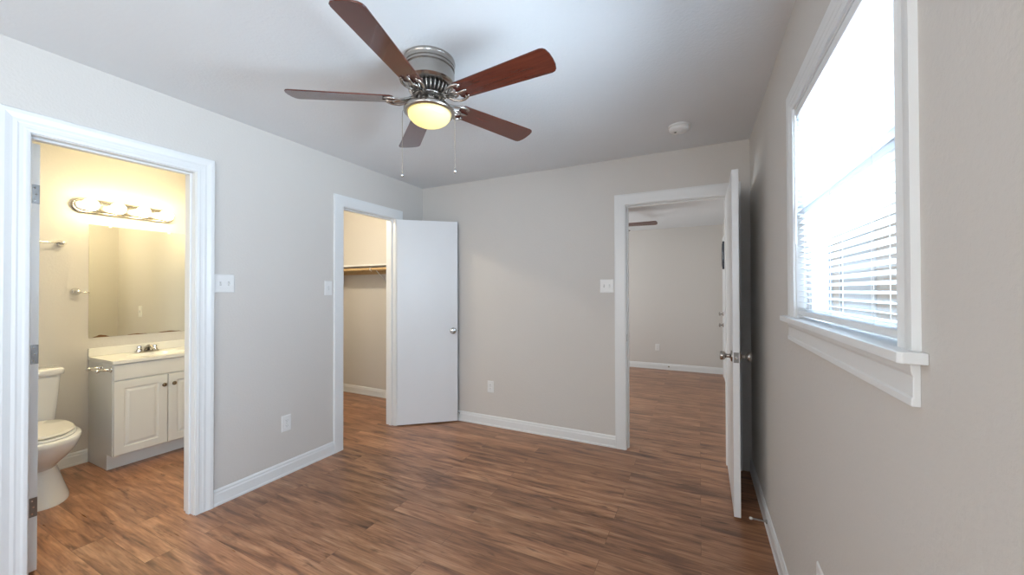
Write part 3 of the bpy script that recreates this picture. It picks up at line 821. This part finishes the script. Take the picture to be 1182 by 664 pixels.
# light bar
vl = thing('vanity_light', 'four-globe lit vanity light bar above the mirror', 'wall light', (BX, 1.41, 2.000))
bm = NB()
n = 14; prof = []
for s in (1, -1):
    for i in range(n+1):
        a = -PI/2 + PI*i/n if s == 1 else PI/2 + PI*i/n
        prof.append((0.258*s + 0.055*math.cos(a), 0.055*math.sin(a)))
rs = [[(dx, y*k, z*k2) for y, z in prof] for dx, k, k2 in ((0, 1, 1), (0.018, 1.0, 1.0), (0.026, 0.985, 0.90), (0.026, 0.97, 0.80), (0.034, 0.96, 0.70), (0.036, 0.94, 0.62))]
rings(bm, rs); obj('light_bar', bm, NICKEL, vl, smooth=True, autos=0.5)
for i in range(4):
    yy = -0.2325 + 0.155*i
    bm = NB(); lathe(bm, [(0.022, 0.034), (0.022, 0.046), (0.016, 0.060)], center=(0, yy, 0), axis='X', seg=20); sk = obj('socket', bm, CHROME, vl, smooth=True)
    bm = NB(); sphere(bm, (0.100, yy, 0), 0.046); bb = obj('globe_bulb', bm, BULB, vl, smooth=True); bb['label'] = 'lit frosted globe bulb'
# towel bar
tb = thing('towel_bar', 'chrome towel bar on the bathroom wall above the toilet', 'towel bar', (BX, 0.76, 1.690))
for s in (-1, 1):
    bm = NB(); lathe(bm, [(0.026, 0), (0.026, 0.004), (0.018, 0.012), (0.010, 0.020), (0.010, 0.050), (0.015, 0.054), (0.016, 0.072), (0.006, 0.080)], center=(0, s*0.285, 0), axis='X', seg=20); obj('post', bm, CHROME, tb, smooth=True)
bm = NB(); tube(bm, [(0.062, -0.285, 0), (0.062, 0.285, 0)], 0.007, 12); obj('bar', bm, CHROME, tb, smooth=True)
# towel arm
ta = thing('towel_ring_mount', 'chrome towel mount on the bathroom wall left of the mirror', 'towel holder', (BX, 1.125, 1.330))
bm = NB(); lathe(bm, [(0.028, 0), (0.028, 0.005), (0.018, 0.014), (0.011, 0.024), (0.012, 0.045), (0.016, 0.052), (0.014, 0.066), (0.004, 0.070)], axis='X', seg=20); obj('post', bm, CHROME, ta, smooth=True)
bm = NB(); tube(bm, [(0.054, 0, -0.004), (0.054, 0.045, -0.008), (0.054, 0.062, -0.010)], 0.0045, 10); obj('arm', bm, CHROME, ta, smooth=True)
# toilet paper holder on the vanity side
tp = thing('toilet_paper_holder', 'empty chrome toilet paper holder on the side of the vanity', 'toilet paper holder', (-3.965, VY0, 0.755))
for s in (-1, 1):
    bm = NB(); lathe(bm, [(0.022, 0), (0.022, -0.004), (0.014, -0.012), (0.008, -0.022), (0.008, -0.058), (0.013, -0.064), (0.013, -0.082), (0.005, -0.086)], center=(s*0.078, 0, 0), axis='Y', seg=18); obj('post', bm, CHROME, tp, smooth=True)
bm = NB(); tube(bm, [(-0.078, -0.072, 0), (0.078, -0.072, 0)], 0.008, 12); obj('roller', bm, CHROME, tp, smooth=True)

# toilet: axis along +x, back at wall
TY = 0.832
to = thing('toilet', 'white ceramic toilet with closed cream lid in the bathroom', 'toilet', (BX, TY, 0))
def egg(cx, ax, ay, z, n=36, back=1.0, sq=0.0):
    r = []
    for i in range(n):
        a = 2*PI*i/n; ca, sa = math.cos(a), math.sin(a)
        rx = ax if ca >= 0 else ax*back
        p = 2/(2+sq) if ca < 0 else 1
        r.append((cx + rx*(abs(ca)**p)*(1 if ca >= 0 else -1), ay*(abs(sa)**p)*(1 if sa >= 0 else -1), z))
    return r
bm = NB()
rings(bm, [egg(0.465, 0.255, 0.138, 0.0, back=1.1), egg(0.465, 0.252, 0.136, 0.02, back=1.1), egg(0.455, 0.228, 0.120, 0.08, back=1.12), egg(0.445, 0.200, 0.106, 0.14, back=1.18),
           egg(0.435, 0.165, 0.092, 0.20, back=1.25), egg(0.44, 0.200, 0.112, 0.235, back=1.2), egg(0.45, 0.255, 0.148, 0.28, back=1.1), egg(0.46, 0.288, 0.176, 0.33, back=1.0), egg(0.462, 0.300, 0.190, 0.375, back=0.95), egg(0.462, 0.300, 0.192, 0.398, back=0.95), egg(0.462, 0.290, 0.184, 0.405, back=0.95)])
bw = obj('bowl', bm, CERAMIC, to, smooth=True, autos=1.0)
bm = NB()
def sqr(x0, x1, hy, z, r=0.03):
    pts = []
    for (sx, sy) in ((1, 1), (0, 1), (0, 0), (1, 0)):
        cx_ = x1-r if sx else x0+r; cy_ = hy-r if sy else -hy+r
        a0 = {(1, 1): 0, (0, 1): PI/2, (0, 0): PI, (1, 0): 1.5*PI}[(sx, sy)]
        for k in range(5): pts.append((cx_+r*math.cos(a0+k*PI/8), cy_+r*math.sin(a0+k*PI/8), z))
    return pts
rings(bm, [sqr(0.03, 0.20, 0.135, 0.375), sqr(0.02, 0.205, 0.155, 0.43), sqr(0.015, 0.21, 0.168, 0.60), sqr(0.012, 0.213, 0.178, 0.742)])
obj('tank', bm, CERAMIC, to, smooth=True, autos=1.0)
bm = NB()
rings(bm, [sqr(0.008, 0.222, 0.188, 0.742), sqr(0.006, 0.226, 0.192, 0.752), sqr(0.006, 0.226, 0.192, 0.775), sqr(0.012, 0.218, 0.184, 0.785)])
obj('tank_lid', bm, CERAMIC, to, smooth=True, autos=1.0)
bm = NB(); rings(bm, [egg(0.455, 0.270, 0.170, 0.405, back=0.86, sq=1.0), egg(0.455, 0.274, 0.174, 0.412, back=0.86, sq=1.0), egg(0.455, 0.270, 0.170, 0.420, back=0.86, sq=1.0)])
obj('seat', bm, CERAMIC, to, smooth=True, autos=0.9)
bm = NB(); rings(bm, [egg(0.450, 0.250, 0.164, 0.424, back=0.88, sq=1.0), egg(0.450, 0.254, 0.168, 0.430, back=0.88, sq=1.0), egg(0.450, 0.246, 0.160, 0.441, back=0.88, sq=1.0), egg(0.450, 0.12, 0.08, 0.444, back=0.88, sq=1.0)])
s_ = obj('seat_lid', bm, SEATM, to, smooth=True, autos=0.9); s_['label'] = 'cream lid of the toilet seat'
for s in (-1, 1):
    bm = NB(); tube(bm, [(0.228, s*0.075-0.02, 0.425), (0.228, s*0.075+0.02, 0.425)], 0.012, 12); obj('seat_hinge', bm, CERAMIC, to, smooth=True)
bm = NB(); lathe(bm, [(0.012, 0.0), (0.012, 0.012), (0.006, 0.016)], center=(0.212, -0.13, 0.70), axis='X', seg=14); tube(bm, [(0.228, -0.13, 0.70), (0.234, -0.10, 0.697), (0.236, -0.06, 0.692)], 0.006, 8)
obj('flush_lever', bm, CHROME, to, smooth=True)

# ------------------------------------------------------------------ closet
cs = thing('closet_shelf', 'long white shelf with pine support strip on the closet wall', 'shelf', (CX, CY, 1.625))
bm = NB(); box(bm, 0, L-T-CX, -0.30, 0, 0, 0.018); obj('shelf_board', bm, TRIM, cs, bevel=0.001)
bm = NB(); box(bm, 0, L-T-CX, -0.018, 0, -0.085, -0.0005); obj('support_strip', bm, RAWWOOD, cs, bevel=0.001)
for bx_ in (0.10, 0.88):
    bm = NB()
    box(bm, bx_-0.009, bx_+0.009, -0.022, -0.018, -0.20, -0.001); box(bm, bx_-0.009, bx_+0.009, -0.27, -0.02, -0.004, -0.001)
    tube(bm, [(bx_, -0.025, -0.19), (bx_, -0.15, -0.09), (bx_, -0.255, -0.004)], 0.0045, 8)
    tube(bm, [(bx_, -0.262, -0.004), (bx_, -0.292, -0.022), (bx_, -0.296, -0.050), (bx_, -0.272, -0.062)], 0.0045, 8)
    obj('shelf_bracket', bm, TRIM, cs)
cr_ = thing('closet_rod', 'wooden clothes rod hanging under the closet shelf', 'clothes rod', (CX, CY-0.270, 1.585))
bm = NB(); tube(bm, [(0.004, 0, 0), (L-T-CX-0.004, 0, 0)], 0.0165, 20); obj('rod', bm, RAWWOOD, cr_, smooth=True, autos=0.8)
for xx, sgn in ((0.0, 1), (L-T-CX, -1)):
    bm = NB(); lathe(bm, [(0.030, 0), (0.030, sgn*0.003), (0.021, sgn*0.004), (0.021, sgn*0.014)], center=(xx, 0, 0), axis='X', seg=20); obj('rod_socket', bm, NICKEL, cr_)
bcl = thing('added_bathroom_light', 'unseen round flush light added on the bathroom ceiling', 'ceiling light', (-3.20, 1.20, H))  # unseen fixture, added to brighten the bathroom
bm = NB(); lathe(bm, [(0.15, 0), (0.15, -0.02), (0.14, -0.025)], seg=36); obj('lamp_base', bm, NICKEL, bcl, smooth=True, autos=0.6)
bm = NB(); lathe(bm, [(0.138, -0.024), (0.135, -0.05), (0.11, -0.075), (0.06, -0.092), (0.002, -0.096)], seg=36); obj('lamp_shade', bm, simple('added_lit_dome', (0.9, 0.9, 0.9), 0.4, emis=(1.0, 0.85, 0.53), estr=62.0), bcl, smooth=True)
cl = thing('added_closet_light', 'unseen bare lit bulb in a white holder, added on the closet ceiling', 'ceiling light', (-3.55, 2.20, H))  # unseen bulb, added for the closet's warm light
bm = NB(); lathe(bm, [(0.055, 0), (0.055, -0.012), (0.030, -0.030), (0.024, -0.045)], seg=28); obj('lamp_holder', bm, PLASTIC, cl, smooth=True)
bm = NB(); sphere(bm, (0, 0, -0.085), 0.045); obj('bulb', bm, ADDEDBULB, cl, smooth=True)
